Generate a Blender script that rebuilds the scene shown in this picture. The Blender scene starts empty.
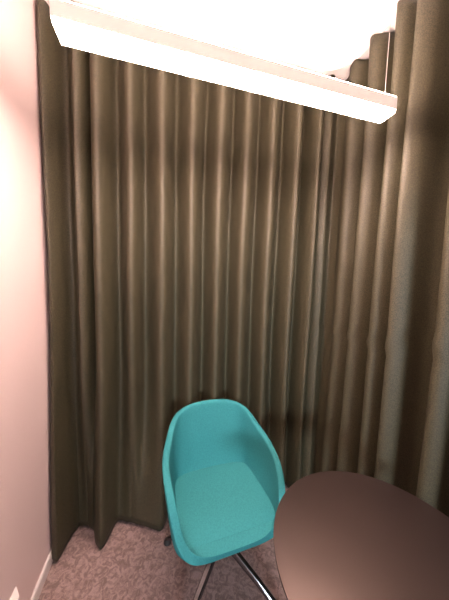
import bpy, bmesh, math, random
from mathutils import Vector, Matrix
random.seed(7)
C = bpy.context.scene

# ------------------------------------------------------------------ camera
F_PX = 238.4
def cam_basis(yaw, pitch, roll):
    y, p, r = map(math.radians, (yaw, pitch, roll))
    fw = Vector((math.sin(y)*math.cos(p), math.cos(y)*math.cos(p), -math.sin(p)))
    rt = Vector((math.cos(y), -math.sin(y), 0)); up = rt.cross(fw)
    R = math.cos(r)*rt + math.sin(r)*up
    U = -math.sin(r)*rt + math.cos(r)*up
    return R, U, fw
R_, U_, W_ = cam_basis(14.99, 4.77, 1.63)
cd = bpy.data.cameras.new('camera'); cam = bpy.data.objects.new('camera', cd)
C.collection.objects.link(cam)
cd.sensor_fit = 'HORIZONTAL'; cd.sensor_width = 36; cd.lens = 36*F_PX/449
cd.clip_start = 0.02
M = Matrix.Identity(4)
for i, v in enumerate((R_, U_, -W_)):
    for k in range(3): M[k][i] = v[k]
M.translation = Vector((0, 0, 1.5))
cam.matrix_world = M
C.camera = cam

# ------------------------------------------------------------------ light / exposure
C.view_settings.view_transform = 'Standard'
C.view_settings.look = 'None'
C.view_settings.gamma = 1
C.view_settings.use_curve_mapping = False
C.view_settings.exposure = 0.0
LAMP_DOWN = 165.0
LAMP_UP = 170.0
LAMP_COL = (1.0, 0.71, 0.61)
w = bpy.data.worlds.new('world'); C.world = w; w.use_nodes = True
bg = w.node_tree.nodes['Background']
bg.inputs[0].default_value = (0.62, 0.78, 1.0, 1); bg.inputs[1].default_value = 0.6
# cool light added behind the camera, shining in through the added window
al = bpy.data.lights.new('added_cool_light', 'AREA'); al.shape = 'RECTANGLE'
al.size = 0.9; al.size_y = 0.45; al.energy = 165; al.color = (0.86, 0.95, 1.0)
alo = bpy.data.objects.new('added_cool_light', al); C.collection.objects.link(alo)
alo.location = (-0.05, -3.2, 1.45); alo.rotation_euler = (math.radians(90), 0, 0)
alo.rotation_euler = (Vector((0.35, 1.2, 1.0)) - Vector(alo.location)).to_track_quat('-Z', 'Y').to_euler()

# ------------------------------------------------------------------ materials
def mat(name, col, rough=0.6, metal=0.0, noise=None, bump=None, sheen=0.0, spec=0.5, col2=None, coat=0):
    """noise=(scale, detail, contrast low, high): mixes col and col2; bump=(scale, strength)"""
    m = bpy.data.materials.new(name); m.use_nodes = True
    nt = m.node_tree; b = nt.nodes['Principled BSDF']
    b.inputs['Base Color'].default_value = (*col, 1)
    b.inputs['Roughness'].default_value = rough
    b.inputs['Metallic'].default_value = metal
    b.inputs['Specular IOR Level'].default_value = spec
    if sheen:
        b.inputs['Sheen Weight'].default_value = sheen
        b.inputs['Sheen Roughness'].default_value = 0.4
    tc = nt.nodes.new('ShaderNodeTexCoord')
    if noise:
        n = nt.nodes.new('ShaderNodeTexNoise'); n.inputs['Scale'].default_value = noise[0]
        n.inputs['Detail'].default_value = noise[1]
        nt.links.new(tc.outputs['Object'], n.inputs['Vector'])
        r = nt.nodes.new('ShaderNodeValToRGB')
        r.color_ramp.elements[0].position = noise[2]; r.color_ramp.elements[1].position = noise[3]
        r.color_ramp.elements[0].color = (*(col2 or [c*0.7 for c in col]), 1)
        r.color_ramp.elements[1].color = (*col, 1)
        nt.links.new(n.outputs['Fac'], r.inputs['Fac'])
        nt.links.new(r.outputs['Color'], b.inputs['Base Color'])
    if bump:
        n2 = nt.nodes.new('ShaderNodeTexNoise'); n2.inputs['Scale'].default_value = bump[0]
        n2.inputs['Detail'].default_value = 3
        nt.links.new(tc.outputs['Object'], n2.inputs['Vector'])
        bp = nt.nodes.new('ShaderNodeBump'); bp.inputs['Strength'].default_value = bump[1]
        bp.inputs['Distance'].default_value = 0.002
        nt.links.new(n2.outputs['Fac'], bp.inputs['Height'])
        nt.links.new(bp.outputs['Normal'], b.inputs['Normal'])
    return m

def emit(name, col, s):
    m = bpy.data.materials.new(name); m.use_nodes = True
    b = m.node_tree.nodes['Principled BSDF']
    b.inputs['Base Color'].default_value = (0.8, 0.8, 0.8, 1)
    b.inputs['Emission Color'].default_value = (*col, 1)
    b.inputs['Emission Strength'].default_value = s
    return m

M_wall = mat('wall_paint', (0.87, 0.71, 0.70), 0.55, bump=(180, 0.08))
M_front = mat('front_wall_paint', (0.60, 0.52, 0.50), 0.7)
M_ceil = mat('ceiling_paint', (0.85, 0.84, 0.83), 0.8)
M_skirt = mat('skirting_paint', (0.82, 0.78, 0.77), 0.4)
M_curt = mat('curtain_wool', (0.070, 0.062, 0.033), 0.57, noise=(260, 3, 0.38, 0.62), col2=(0.026, 0.025, 0.014), bump=(420, 0.5), spec=0.5, sheen=0.0)
M_teal = mat('teal_wool', (0.042, 0.240, 0.258), 0.85, noise=(190, 4, 0.3, 0.7), col2=(0.028, 0.19, 0.215), bump=(500, 0.45), sheen=0.0, spec=0.1)
M_table = mat('table_linoleum', (0.009, 0.006, 0.006), 0.34, noise=(60, 2, 0.3, 0.7), col2=(0.008, 0.005, 0.005), spec=0.8)
M_table.node_tree.nodes['Principled BSDF'].inputs['IOR'].default_value = 1.85
M_table.node_tree.nodes['Principled BSDF'].inputs['Specular Tint'].default_value = (1, 0.78, 0.72, 1)
M_edge = mat('table_edge', (0.02, 0.018, 0.02), 0.45)
M_black = mat('black_metal', (0.02, 0.02, 0.022), 0.4, 0.3)
M_rubber = mat('black_plastic', (0.015, 0.015, 0.017), 0.6)
M_chrome = mat('polished_metal', (0.17, 0.175, 0.19), 0.25, 1.0)
M_lamp = emit('glow_housing', (1.0, 0.72, 0.60), 0.7)  # faint glow put into the housing for bloom and to lift the dark band
M_wire = mat('steel_wire', (0.7, 0.68, 0.66), 0.35, 0.8)
M_white = mat('white_plastic', (0.85, 0.84, 0.83), 0.35)
M_down = emit('lamp_diffuser', LAMP_COL, LAMP_DOWN)
M_up = emit('lamp_uplight', LAMP_COL, LAMP_UP)

def carpet():
    m = bpy.data.materials.new('carpet'); m.use_nodes = True
    nt = m.node_tree; b = nt.nodes['Principled BSDF']; L = nt.links.new
    b.inputs['Roughness'].default_value = 0.95; b.inputs['Specular IOR Level'].default_value = 0.1
    tc = nt.nodes.new('ShaderNodeTexCoord')
    n = nt.nodes.new('ShaderNodeTexNoise'); n.inputs['Scale'].default_value = 34; n.inputs['Detail'].default_value = 5
    n.inputs['Roughness'].default_value = 0.62; n.inputs['Distortion'].default_value = 1.3
    L(tc.outputs['Object'], n.inputs['Vector'])
    r = nt.nodes.new('ShaderNodeValToRGB')
    r.color_ramp.elements[0].position = 0.40; r.color_ramp.elements[0].color = (0.23, 0.168, 0.162, 1)
    r.color_ramp.elements[1].position = 0.60; r.color_ramp.elements[1].color = (0.41, 0.305, 0.29, 1)
    L(n.outputs['Fac'], r.inputs['Fac'])
    v = nt.nodes.new('ShaderNodeTexNoise'); v.inputs['Scale'].default_value = 330; v.inputs['Detail'].default_value = 2
    L(tc.outputs['Object'], v.inputs['Vector'])
    mx = nt.nodes.new('ShaderNodeMix'); mx.data_type = 'RGBA'; mx.blend_type = 'MULTIPLY'; mx.inputs[0].default_value = 0.6
    L(r.outputs['Color'], mx.inputs[6]); L(v.outputs['Fac'], mx.inputs[7])
    mult = nt.nodes.new('ShaderNodeMix'); mult.data_type = 'RGBA'; mult.blend_type = 'MULTIPLY'; mult.inputs[0].default_value = 1
    mult.inputs[7].default_value = (1.35, 1.35, 1.35, 1)
    L(mx.outputs[2], mult.inputs[6]); L(mult.outputs[2], b.inputs['Base Color'])
    bp = nt.nodes.new('ShaderNodeBump'); bp.inputs['Strength'].default_value = 0.7; bp.inputs['Distance'].default_value = 0.004
    L(v.outputs['Fac'], bp.inputs['Height']); L(bp.outputs['Normal'], b.inputs['Normal'])
    return m
M_carpet = carpet()

def pane_mat():
    m = bpy.data.materials.new('clear_glass'); m.use_nodes = True
    nt = m.node_tree; out = nt.nodes['Material Output']; nt.nodes.remove(nt.nodes['Principled BSDF'])
    t = nt.nodes.new('ShaderNodeBsdfTransparent'); g = nt.nodes.new('ShaderNodeBsdfGlossy')
    g.inputs['Roughness'].default_value = 0.03
    mx = nt.nodes.new('ShaderNodeMixShader'); mx.inputs[0].default_value = 0.07
    nt.links.new(t.outputs[0], mx.inputs[1]); nt.links.new(g.outputs[0], mx.inputs[2])
    nt.links.new(mx.outputs[0], out.inputs[0])
    return m
M_glass = pane_mat()

# ------------------------------------------------------------------ helpers
def box(bm, x0, x1, y0, y1, z0, z1, bevel=0.0):
    r = bmesh.ops.create_cube(bm, size=1.0)
    for v in r['verts']:
        v.co = Vector(((x0+x1)/2 + v.co.x*(x1-x0), (y0+y1)/2 + v.co.y*(y1-y0), (z0+z1)/2 + v.co.z*(z1-z0)))
    if bevel:
        es = list({e for v in r['verts'] for e in v.link_edges})
        bmesh.ops.bevel(bm, geom=es, offset=bevel, segments=3, affect='EDGES', profile=0.5)

def tube(bm, p0, p1, r0, r1=None, n=20):
    r1 = r0 if r1 is None else r1
    p0, p1 = Vector(p0), Vector(p1); d = (p1-p0)
    q = d.to_track_quat('Z', 'Y').to_matrix()
    a, b = [], []
    for i in range(n):
        t = 2*math.pi*i/n; o = Vector((math.cos(t), math.sin(t), 0))
        a.append(bm.verts.new(p0 + q @ (o*r0))); b.append(bm.verts.new(p1 + q @ (o*r1)))
    for i in range(n):
        j = (i+1) % n; bm.faces.new((a[i], a[j], b[j], b[i]))
    bm.faces.new(a[::-1]); bm.faces.new(b)

def lathe(bm, prof, cx, cy, n=96):
    rings = []
    for (r, z) in prof:
        if r < 1e-6: rings.append([bm.verts.new((cx, cy, z))])
        else: rings.append([bm.verts.new((cx+r*math.cos(2*math.pi*i/n), cy+r*math.sin(2*math.pi*i/n), z)) for i in range(n)])
    for a, b in zip(rings, rings[1:]):
        for i in range(n):
            j = (i+1) % n
            if len(a) == 1: bm.faces.new((a[0], b[j], b[i]))
            elif len(b) == 1: bm.faces.new((a[i], a[j], b[0]))
            else: bm.faces.new((a[i], a[j], b[j], b[i]))

def obj(name, bm, m, parent=None, smooth=False, origin=None):
    bmesh.ops.recalc_face_normals(bm, faces=bm.faces)
    me = bpy.data.meshes.new(name); bm.to_mesh(me); bm.free()
    ms = m if isinstance(m, (list, tuple)) else [m]
    for k in ms: me.materials.append(k)
    if smooth:
        for p in me.polygons: p.use_smooth = True
        if smooth != 'all': me.set_sharp_from_angle(angle=math.radians(smooth if smooth is not True else 35))
    o = bpy.data.objects.new(name, me); C.collection.objects.link(o)
    if origin is not None:
        me.transform(Matrix.Translation(-Vector(origin))); o.location = origin
    if parent is not None:
        o.parent = parent
        o.matrix_parent_inverse = parent_matrix(parent).inverted()
    return o
def parent_matrix(p):
    m = Matrix.Translation(p.location) @ p.rotation_euler.to_matrix().to_4x4()
    return (parent_matrix(p.parent) @ p.matrix_parent_inverse @ m) if p.parent else m

def thing(name, label, cat, loc=(0, 0, 0), group=None):
    o = bpy.data.objects.new(name, None); C.collection.objects.link(o)
    o.location = loc; o.empty_display_size = 0.1
    return tag(o, label, cat, group)
def tag(o, label, cat, group=None):
    o['label'] = label; o['category'] = cat
    if group: o['group'] = group
    return o
def struct(name, bm, m, label=None, **k):
    o = obj(name, bm, m, **k); o['kind'] = 'structure'
    if label: o['label'] = label
    return o

# ------------------------------------------------------------------ room shell
XL, XR, YB, YF, ZC = -0.553, 1.24, 1.52, -0.92, 2.80
T = 0.08
bm = bmesh.new(); box(bm, XL-T, XR+T, YF-T, YB+T, -0.06, 0); struct('floor', bm, M_carpet, 'mottled pinkish grey carpet')
bm = bmesh.new(); box(bm, XL-T, XR+T, YF-T, YB+T, ZC, ZC+0.06); struct('ceiling', bm, M_ceil, 'white ceiling washed out by the lamp')
bm = bmesh.new(); box(bm, XL-T, XL, YF-T, YB+T, 0, ZC); struct('wall_left', bm, M_wall, 'white painted wall left of the curtains')
bm = bmesh.new(); box(bm, XL, XR, YB, YB+T, 0, ZC); struct('wall_back', bm, M_wall)
bm = bmesh.new(); box(bm, XR, XR+T, YF-T, YB+T, 0, ZC); struct('wall_right', bm, M_wall)
# front wall (behind the camera) with an unseen window added to shape the light
WX0, WX1, WZ0, WZ1 = -0.19, 1.00, 0.45, 1.72
bm = bmesh.new()
box(bm, XL, WX0, YF-T, YF, 0, ZC); box(bm, WX1, XR, YF-T, YF, 0, ZC)
box(bm, WX0, WX1, YF-T, YF, 0, WZ0); box(bm, WX0, WX1, YF-T, YF, WZ1, ZC)
struct('wall_front', bm, M_front)
win = bpy.data.objects.new('added_window_1', None); C.collection.objects.link(win); win.location = (WX0, YF-T/2, WZ0); win['kind'] = 'structure'
bm = bmesh.new(); f = 0.03
box(bm, WX0, WX0+f, YF-T, YF, WZ0, WZ1); box(bm, WX1-f, WX1, YF-T, YF, WZ0, WZ1)
box(bm, WX0+f, WX1-f, YF-T, YF, WZ0, WZ0+f); box(bm, WX0+f, WX1-f, YF-T, YF, WZ1-f, WZ1)
obj('added_window_frame', bm, M_black, win)
bm = bmesh.new(); box(bm, WX0+f, WX1-f, YF-T/2-0.004, YF-T/2+0.004, WZ0+f, WZ1-f); obj('added_window_pane', bm, M_glass, win)
# skirting along the left wall
bm = bmesh.new()
prof = [(0, 0), (0.012, 0), (0.012, 0.052), (0.008, 0.060), (0, 0.060)]
a = [bm.verts.new((XL+x, YF, z)) for x, z in prof]; b = [bm.verts.new((XL+x, YB, z)) for x, z in prof]
for i in range(5): bm.faces.new((a[i], a[(i+1) % 5], b[(i+1) % 5], b[i]))
bm.faces.new(a); bm.faces.new(b)
struct('baseboard_left', bm, M_skirt, 'white skirting board along the left wall')

# ------------------------------------------------------------------ curtains
def catmull(pts, sub, ends=True):
    out = []; n = len(pts)
    for i in range(n-1):
        p0, p1, p2, p3 = pts[max(i-1, 0)], pts[i], pts[i+1], pts[min(i+2, n-1)]
        for s in range(sub):
            t = s/sub
            # centripetal-like softened tangents
            m1 = [(p2[k]-p0[k])*0.5 for k in range(2)]; m2 = [(p3[k]-p1[k])*0.5 for k in range(2)]
            h00 = 2*t**3-3*t**2+1; h10 = t**3-2*t**2+t; h01 = -2*t**3+3*t**2; h11 = t**3-t**2
            out.append(tuple(h00*p1[k]+h10*m1[k]+h01*p2[k]+h11*m2[k] for k in range(2)))
    out.append(tuple(pts[-1][:2])); return out

def curtain(name, label, top, bot, ztop, zbot, crease=None, sub=10, rows=72):
    """top, bot: plan control points of the fold line at the heading and at the hem"""
    A, B = catmull(top, sub), catmull(bot, sub)
    bm = bmesh.new(); grid = []
    for r in range(rows+1):
        s = r/rows; z = zbot + (ztop-zbot)*s
        k = max(0.0, 1 - s/0.42); k = k*k*(3-2*k)                  # share of the hem shape
        row = []
        for i, (a, b) in enumerate(zip(A, B)):
            x = a[0]*(1-k)+b[0]*k; y = a[1]*(1-k)+b[1]*k
            sway = 0.004*math.sin(2.1*z + a[0]*3) + 0.002*math.sin(4.3*z + a[0]*9)
            x += sway; y += 0.004*math.sin(2.6*z + a[0]*14 + a[1]*9)
            if crease:
                c = crease(x, y, z, i)
                x += c[0]; y += c[1]
            zz = z
            if z < 0.125: y -= 0.0022*min(1, (0.125-z)/0.006)           # turned-up hem
            if r == rows: zz += 0.006*math.sin(i*0.5)
            row.append(bm.verts.new((x, y, zz)))
        grid.append(row)
    for r in range(rows):
        for i in range(len(A)-1):
            bm.faces.new((grid[r][i], grid[r][i+1], grid[r+1][i+1], grid[r+1][i]))
    o = obj(name, bm, M_curt, smooth='all')
    sm = o.modifiers.new('cloth', 'SOLIDIFY'); sm.thickness = 0.004; sm.offset = 0
    return o, B

ZT = 2.765
# fold fronts of the wide curtain: x, y at mid height | x, y at the hem; then depth of the following valley (mid, hem), small middle ridge (mid, hem), lean
ridges = [
 (-0.525, 1.335, -0.512, 1.300, 0.120, 0.150, 0.000, 0.000, -0.20),
 (-0.398, 1.345, -0.404, 1.455, 0.100, 0.010, 0.000, 0.000, 0.35),
 (-0.306, 1.330, -0.306, 1.300, 0.135, 0.150, 0.026, 0.000, 0.00),
 (-0.153, 1.335, -0.160, 1.422, 0.135, 0.008, 0.026, 0.000, 0.00),
 (0.005, 1.332, 0.002, 1.328, 0.140, 0.130, 0.026, 0.000, 0.00),
 (0.163, 1.330, 0.160, 1.330, 0.140, 0.130, 0.026, 0.000, 0.05),
 (0.314, 1.330, 0.310, 1.325, 0.140, 0.130, 0.024, 0.000, 0.05),
 (0.462, 1.328, 0.460, 1.325, 0.140, 0.130, 0.024, 0.000, 0.08),
 (0.622, 1.328, 0.615, 1.325, 0.145, 0.130, 0.022, 0.000, 0.08),
 (0.784, 1.326, 0.780, 1.325, 0.145, 0.130, 0.020, 0.000, 0.10),
 (0.922, 1.322, 0.918, 1.322, 0, 0, 0, 0, 0)]
def tri(u):
    # pleat section: steep flanks, narrow rounded front and back
    v = 1-abs(2*u-1)
    r, q = 0.45, 0.45
    if v < r: v = v*v/(2*r)+r/2
    elif v > 1-q: w_ = 1-v; v = 1-(w_*w_/(2*q)+q/2)
    return (v-r/2)/(1-r/2-q/2)
back = [((-0.545, 1.40), (-0.545, 1.37)), ((-0.541, 1.36), (-0.540, 1.32))]
for a, b in zip(ridges, ridges[1:]):
    for q in range(16):
        u = q/16; pt = []
        for o_, dep, mid in ((0, a[4], a[6]), (2, a[5], a[7])):
            uu = u + a[8]*math.sin(2*math.pi*u)/(2*math.pi)*1.6      # lean of the fold
            if -0.3 < a[0]: uu += max(-0.20, min(0.22, a[0]*0.5))*(0.5-0.5*math.cos(2*math.pi*u))
            xx = a[o_] + (b[o_]-a[o_])*uu
            e = (1-u)*a[o_+1] + u*b[o_+1] if dep < 0.02 else (a[o_+1] if u < 0.5 else b[o_+1])
            if dep >= 0.02:
                full_d = max(a[o_+1], b[o_+1]) if False else (dep - (e-min(a[o_+1], b[o_+1])))
                if full_d < 0.01: full_d = 0.01
            else: full_d = dep
            c = tri(u)
            yy = e + full_d*c
            pt.append((xx, yy))
        back.append(tuple(pt))
back += [((0.922, 1.322), (0.918, 1.322)), ((0.946, 1.340), (0.944, 1.345)), ((0.952, 1.380), (0.950, 1.385))]
def crease_b(x, y, z, i):
    g = math.exp(-((z-1.25+0.02*math.sin(i*0.3))/0.022)**2)*max(0, min(1, (x-0.25)/0.5))
    return (0.0, -0.005*g)
cb, hemb = curtain('curtain', 'wide dark olive brown curtain hanging in narrow folds behind the teal chair', [p[0] for p in back], [p[1] for p in back], ZT-0.04, 0.025, crease_b, sub=3)
tag(cb, 'wide dark olive brown curtain hanging in narrow folds behind the teal chair', 'curtain')

right = [((0.962, 1.420),), ((0.985, 1.372),), ((1.020, 1.352),), ((1.050, 1.385),), ((1.085, 1.400),), ((1.090, 1.330),), ((1.058, 1.262),),
         ((1.076, 1.218),), ((1.140, 1.180),), ((1.125, 1.140),), ((1.046, 1.120),), ((1.068, 1.070),), ((1.135, 1.045),), ((1.110, 1.000),),
         ((1.030, 0.965),), ((1.046, 0.922),), ((1.135, 0.890),), ((1.130, 0.866),), ((1.020, 0.858),), ((1.052, 0.812),), ((1.125, 0.790),), ((1.155, 0.750),), ((1.105, 0.715),)]
rt = [p[0] for p in right]
y = 0.675; k = 0
while y > -0.80:
    dx = 0.008*math.sin(k*1.7)
    rt += [(1.036+dx, y), (1.062, y-0.045), (1.142+dx, y-0.075), (1.108, y-0.12)]
    y -= 0.152 + 0.01*math.sin(k*2.3); k += 1
rt = [(px + max(0, px-1.07)*0.75 if i > 3 else px, py) for i, (px, py) in enumerate(rt)]
rb = [(px + (0.0 if i < 3 else 0.006*math.sin(i*1.9)), py+0.006*math.cos(i*1.3)) for i, (px, py) in enumerate(rt)]
rb = [((px-1.09)*1.05+1.085 if i > 3 else px, py) for i, (px, py) in enumerate(rb)]
def crease_r(x, y, z, i):
    g = math.exp(-((z-1.24-0.03*math.sin(i*0.17))/0.024)**2)
    g2 = math.exp(-((z-1.18-0.03*math.sin(i*0.17))/0.03)**2)
    return (-0.008*g + 0.005*g2, 0.003*g)
cr, hemr = curtain('curtain', '', rt, rb, ZT+0.003, 0.025, crease_r)
tag(cr, 'dark olive brown curtain with deep folds on the right, behind the round table', 'curtain')

# curtain track under the ceiling, bent round the corner
bm = bmesh.new(); path = [(XL+0.01, 1.375), (0.90, 1.375)]
for i in range(1, 9):
    t = math.pi/2*i/9; path.append((0.90+0.19*math.sin(t), 1.185+0.19*math.cos(t)))
path += [(1.09, 1.185), (1.09, -0.80)]
prev = None
for i, p in enumerate(path):
    a = Vector(path[max(i-1, 0)]); b = Vector(path[min(i+1, len(path)-1)]); d = (b-a).normalized(); n = Vector((-d.y, d.x))
    ring = [bm.verts.new((p[0]+n.x*s*0.011, p[1]+n.y*s*0.011, z)) for s, z in ((-1, ZC-0.022), (1, ZC-0.022), (1, ZC-0.0005), (-1, ZC-0.0005))]
    if prev:
        for k in range(4): bm.faces.new((prev[k], prev[(k+1) % 4], ring[(k+1) % 4], ring[k]))
    else: bm.faces.new(ring[::-1])
    prev = ring
bm.faces.new(prev)
tag(obj('curtain_track', bm, M_white), 'white curtain track under the ceiling, above both curtains', 'curtain track')

# ------------------------------------------------------------------ pendant lamp
LX0, LX1, LY0, LY1, LZ, LH = -0.281, 0.865, 0.772, 0.842, 2.168, 0.044
lamp = thing('pendant_lamp', 'long slim white linear pendant lamp, lit, hanging in front of the curtains', 'lamp', ((LX0+LX1)/2, (LY0+LY1)/2, LZ))
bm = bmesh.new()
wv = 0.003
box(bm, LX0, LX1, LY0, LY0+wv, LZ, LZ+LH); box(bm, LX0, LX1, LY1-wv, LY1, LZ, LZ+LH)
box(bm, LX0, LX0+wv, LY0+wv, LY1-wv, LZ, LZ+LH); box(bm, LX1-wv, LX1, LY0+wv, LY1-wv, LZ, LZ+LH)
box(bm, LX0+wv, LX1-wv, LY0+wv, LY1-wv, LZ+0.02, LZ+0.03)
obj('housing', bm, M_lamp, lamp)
bm = bmesh.new(); box(bm, LX0+wv, LX1-wv, LY0+wv, LY1-wv, LZ-0.011, LZ+0.006)
o = obj('diffuser', bm, M_down, lamp); o['label'] = 'glowing white diffuser on the underside'
bm = bmesh.new(); box(bm, LX0+wv, LX1-wv, LY0+wv, LY1-wv, LZ+LH-0.006, LZ+LH+0.004)
obj('uplight_diffuser', bm, M_up, lamp)
for x in (LX0+0.024, LX1-0.024):
    yc = (LY0+LY1)/2
    bm = bmesh.new(); tube(bm, (x, yc, LZ+LH-0.004), (x, yc, ZC-0.012), 0.0011, n=8)
    wr = obj('suspension_wire', bm, M_wire, lamp)
    bm = bmesh.new(); tube(bm, (x, yc, LZ+LH-0.02), (x, yc, LZ+LH+0.026), 0.0055, n=16); tube(bm, (x, yc, LZ+LH+0.026), (x, yc, LZ+LH+0.040), 0.0045, 0.002, n=16)
    obj('wire_gripper', bm, M_wire, wr, smooth=True)
    bm = bmesh.new(); lathe(bm, [(0, ZC-0.014), (0.012, ZC-0.014), (0.020, ZC-0.008), (0.022, ZC-0.0005), (0, ZC-0.0005)], x, yc, 32)
    obj('ceiling_cap', bm, M_white, wr, smooth=True)

# ------------------------------------------------------------------ round table
TX, TY, TR, TZ = 0.617, 0.455, 0.316, 0.735
tb = thing('round_table', 'small round cafe table with a dark brown top, right of the teal chair', 'table', (TX, TY, 0))
bm = bmesh.new()
lathe(bm, [(0, TZ-0.003), (TR-0.020, TZ-0.003), (TR-0.003, TZ-0.003), (TR, TZ-0.0015), (TR, TZ), (TR-0.0008, TZ+0.0008), (0, TZ+0.0008)][::-1], TX, TY, 160)
obj('tabletop', bm, M_table, tb, smooth=30)
bm = bmesh.new()
lathe(bm, [(0, TZ-0.0035), (TR-0.001, TZ-0.0035), (TR-0.0005, TZ-0.007), (TR-0.020, TZ-0.022), (TR-0.03, TZ-0.024), (0, TZ-0.024)], TX, TY, 160)
o = obj('tabletop_edge', bm, M_edge, tb, smooth=30); o['label'] = 'black bevelled underside edge'
bm = bmesh.new()
lathe(bm, [(0, TZ-0.024), (0.10, TZ-0.024), (0.10, TZ-0.030), (0.035, TZ-0.036), (0.030, TZ-0.06), (0.030, 0.030), (0.036, 0.016), (0, 0.016)], TX, TY, 48)
obj('column', bm, M_black, tb, smooth=35)
bm = bmesh.new(); lathe(bm, [(0, 0.018), (0.19, 0.014), (0.20, 0.010), (0.20, 0.0), (0, 0.0)], TX, TY, 96)
obj('base_plate', bm, M_black, tb, smooth=35)

# ------------------------------------------------------------------ armchair
CX, CY = 0.295, 1.036
ch = thing('armchair', 'teal upholstered shell armchair on a metal star base, in front of the curtains', 'chair', (CX, CY, 0))
ZS = 0.452
# half outline: rim point (x, y, z), seat-floor point (x, y)
half = [((0.000, -0.228, 0.442), (0.000, -0.190)), ((0.075, -0.228, 0.442), (0.080, -0.190)), ((0.135, -0.225, 0.444), (0.142, -0.188)),
        ((0.182, -0.211, 0.453), (0.188, -0.182)), ((0.214, -0.192, 0.480), (0.209, -0.166)), ((0.236, -0.176, 0.535), (0.214, -0.150)),
        ((0.253, -0.130, 0.622), (0.215, -0.110)), ((0.264, -0.072, 0.656), (0.214, -0.055)), ((0.269, -0.005, 0.675), (0.211, 0.000)),
        ((0.262, 0.056, 0.697), (0.207, 0.060)), ((0.238, 0.112, 0.728), (0.205, 0.122)), ((0.217, 0.164, 0.770), (0.193, 0.160)),
        ((0.182, 0.206, 0.795), (0.150, 0.175)), ((0.128, 0.232, 0.807), (0.092, 0.177)), ((0.064, 0.241, 0.812), (0.045, 0.179)), ((0.000, 0.243, 0.814), (0.000, 0.180))]
full = half + [((-r[0], r[1], r[2]), (-s[0], s[1])) for r, s in half[-2:0:-1]]
def turned(a, b, k=0.93):
    t_ = math.radians(4.0); b += 0.15; return (a*math.cos(t_)*k*0.985-b*math.sin(t_), a*k*math.sin(t_)+b*math.cos(t_)-0.15)
full = [((*turned(r[0], r[1]), r[2]), turned(s[0], s[1], 1.03), s[1]) for r, s in full]
front = [max(0.0, (-f_[2]-0.10)/0.09) for f_ in full]
full = [(f_[0], f_[1]) for f_ in full]
def shell_point(r, s, t):
    """t 0..1 from the seat floor outline to the rim (quadratic curve with a fillet)"""
    p0 = Vector((s[0]*0.95, s[1]*0.95, ZS)); p2 = Vector(r)
    k = 0.22
    p1 = Vector((s[0]+(r[0]-s[0])*k, s[1]+(r[1]-s[1])*k, ZS + (0.0 if r[2] > ZS else (r[2]-ZS)*0.2)))
    return p0*(1-t)**2 + p1*2*t*(1-t) + p2*t*t
bm = bmesh.new(); rings = []
c0 = bm.verts.new((CX, CY-0.01, ZS-0.008)); n = len(full)
for q in (0.35, 0.7):
    rings.append([bm.verts.new((CX+s[0]*0.95*q, CY+s[1]*0.95*q, ZS-0.008*(1-q)**0.5)) for r, s in full])
for t in (0.0, 0.12, 0.25, 0.38, 0.5, 0.62, 0.74, 0.86, 0.95, 1.0):
    rings.append([bm.verts.new(shell_point(r, s, t)+Vector((CX, CY, 0))) for r, s in full])
for i in range(n): bm.faces.new((c0, rings[0][i], rings[0][(i+1) % n]))
for a, b in zip(rings, rings[1:]):
    for i in range(n): bm.faces.new((a[i], b[i], b[(i+1) % n], a[(i+1) % n]))
for f_ in bm.faces: f_.normal_update()
me = bpy.data.meshes.new('shell'); bm.to_mesh(me); bm.free(); me.materials.append(M_teal)
for p in me.polygons: p.use_smooth = True
sh = bpy.data.objects.new('shell', me); C.collection.objects.link(sh); sh.parent = ch
sh.matrix_parent_inverse = Matrix.Translation((-CX, -CY, 0))
m1 = sh.modifiers.new('thick', 'SOLIDIFY'); m1.thickness = 0.033; m1.offset = -1
up = sum(p.normal.z for p in me.polygons[:n])
if up < 0: me.flip_normals()
m2 = sh.modifiers.new('round', 'SUBSURF'); m2.levels = 2; m2.render_levels = 3

# seat pad with a stitched welt
def pad_outline(scale, n2=4):
    pts = []
    for r, s in full: pts.append((s[0]*scale, s[1]*scale))
    return pts
bm = bmesh.new(); rings = []
prof = [(1.035, -0.006), (1.05, 0.003), (1.03, 0.010), (0.98, 0.0145), (0.90, 0.0165), (0.7, 0.018), (0.4, 0.019)]
for sc, dz in prof:
    row = []
    for (r, s), fr in zip(full, front):
        x = s[0]*sc; y = s[1]*sc
        row.append(bm.verts.new((CX+x, CY+y, ZS+dz-(0.018*fr**2)*max(0, sc-0.6)/0.4)))
    rings.append(row)
c0 = bm.verts.new((CX, CY, ZS+0.019))
for a, b in zip(rings, rings[1:]):
    for i in range(n): bm.faces.new((a[i], a[(i+1) % n], b[(i+1) % n], b[i]))
for i in range(n): bm.faces.new((rings[-1][i], rings[-1][(i+1) % n], c0))
bm.faces.new(rings[0][::-1])
pad = obj('seat_pad', bm, M_teal, ch, smooth='all')
m2 = pad.modifiers.new('round', 'SUBSURF'); m2.levels = 1; m2.render_levels = 2

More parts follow.
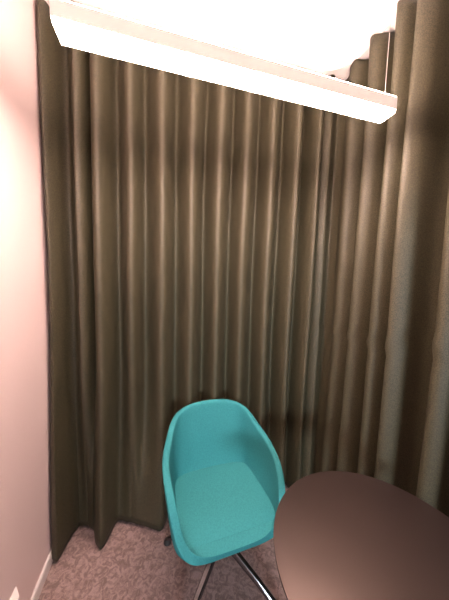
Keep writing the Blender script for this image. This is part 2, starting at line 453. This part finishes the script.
# swivel column, mounting plate, star base
bm = bmesh.new(); lathe(bm, [(0, 0.424), (0.085, 0.424), (0.09, 0.418), (0.03, 0.400), (0.026, 0.39), (0.026, 0.245), (0, 0.245)], CX, CY, 48)
obj('swivel_column', bm, M_black, ch, smooth=35)
bm = bmesh.new(); lathe(bm, [(0, 0.262), (0.034, 0.262), (0.040, 0.255), (0.040, 0.205), (0.034, 0.198), (0, 0.198)], CX, CY, 48)
obj('hub', bm, M_chrome, ch, smooth=35)
def leg(dx, dy):
    d = Vector((dx, dy, 0)).normalized(); n_ = Vector((-d.y, d.x, 0)); L = math.hypot(dx, dy)
    bm = bmesh.new(); rings = []
    for t, zc, hw, hh in ((0.03, 0.232, 0.015, 0.020), (0.25, 0.194, 0.0145, 0.017), (0.55, 0.134, 0.0135, 0.0145), (0.85, 0.066, 0.0125, 0.012), (0.97, 0.036, 0.012, 0.010), (1.02, 0.020, 0.011, 0.007)):
        c = Vector((CX, CY, zc)) + d*t*L; ring = []
        for a_, b_ in ((-1, -.75), (-.7, -1), (.7, -1), (1, -.75), (1, .5), (.6, 1), (-.6, 1), (-1, .5)):
            ring.append(bm.verts.new(c + n_*a_*hw + Vector((0, 0, b_*hh))))
        rings.append(ring)
    for a, b in zip(rings, rings[1:]):
        for i in range(8): bm.faces.new((a[i], a[(i+1) % 8], b[(i+1) % 8], b[i]))
    bm.faces.new(rings[0]); bm.faces.new(rings[-1])
    lg = obj('leg', bm, M_chrome, ch, smooth=40)
    fx, fy = CX+dx, CY+dy
    bm = bmesh.new(); lathe(bm, [(0, 0.026), (0.012, 0.024), (0.020, 0.013), (0.021, 0.001), (0, 0.001)], fx, fy, 32)
    obj('foot_glide', bm, M_rubber, lg, smooth=40)
for dx, dy in ((-0.25, 0.235), (0.25, -0.24), (-0.25, -0.24), (0.25, 0.235)): leg(dx, dy)

# ------------------------------------------------------------------ socket box low on the left wall
so = thing('wall_socket', 'white socket box low on the left wall above the skirting board', 'socket', (XL, 0.95, 0.185))
bm = bmesh.new()
pl = [(XL, 1.032), (XL+0.030, 0.992), (XL+0.028, 0.80), (XL, 0.79)]
a = [bm.verts.new((x, y, 0.18)) for x, y in pl]; b = [bm.verts.new((x, y, 0.258)) for x, y in pl]
bm.faces.new(a); bm.faces.new(b)
for i in range(4): bm.faces.new((a[i], a[(i+1) % 4], b[(i+1) % 4], b[i]))
obj('box', bm, M_white, so)
bm = bmesh.new(); box(bm, XL+0.028, XL+0.031, 0.82, 0.95, 0.19, 0.25, 0.001); obj('face_plate', bm, M_white, so)
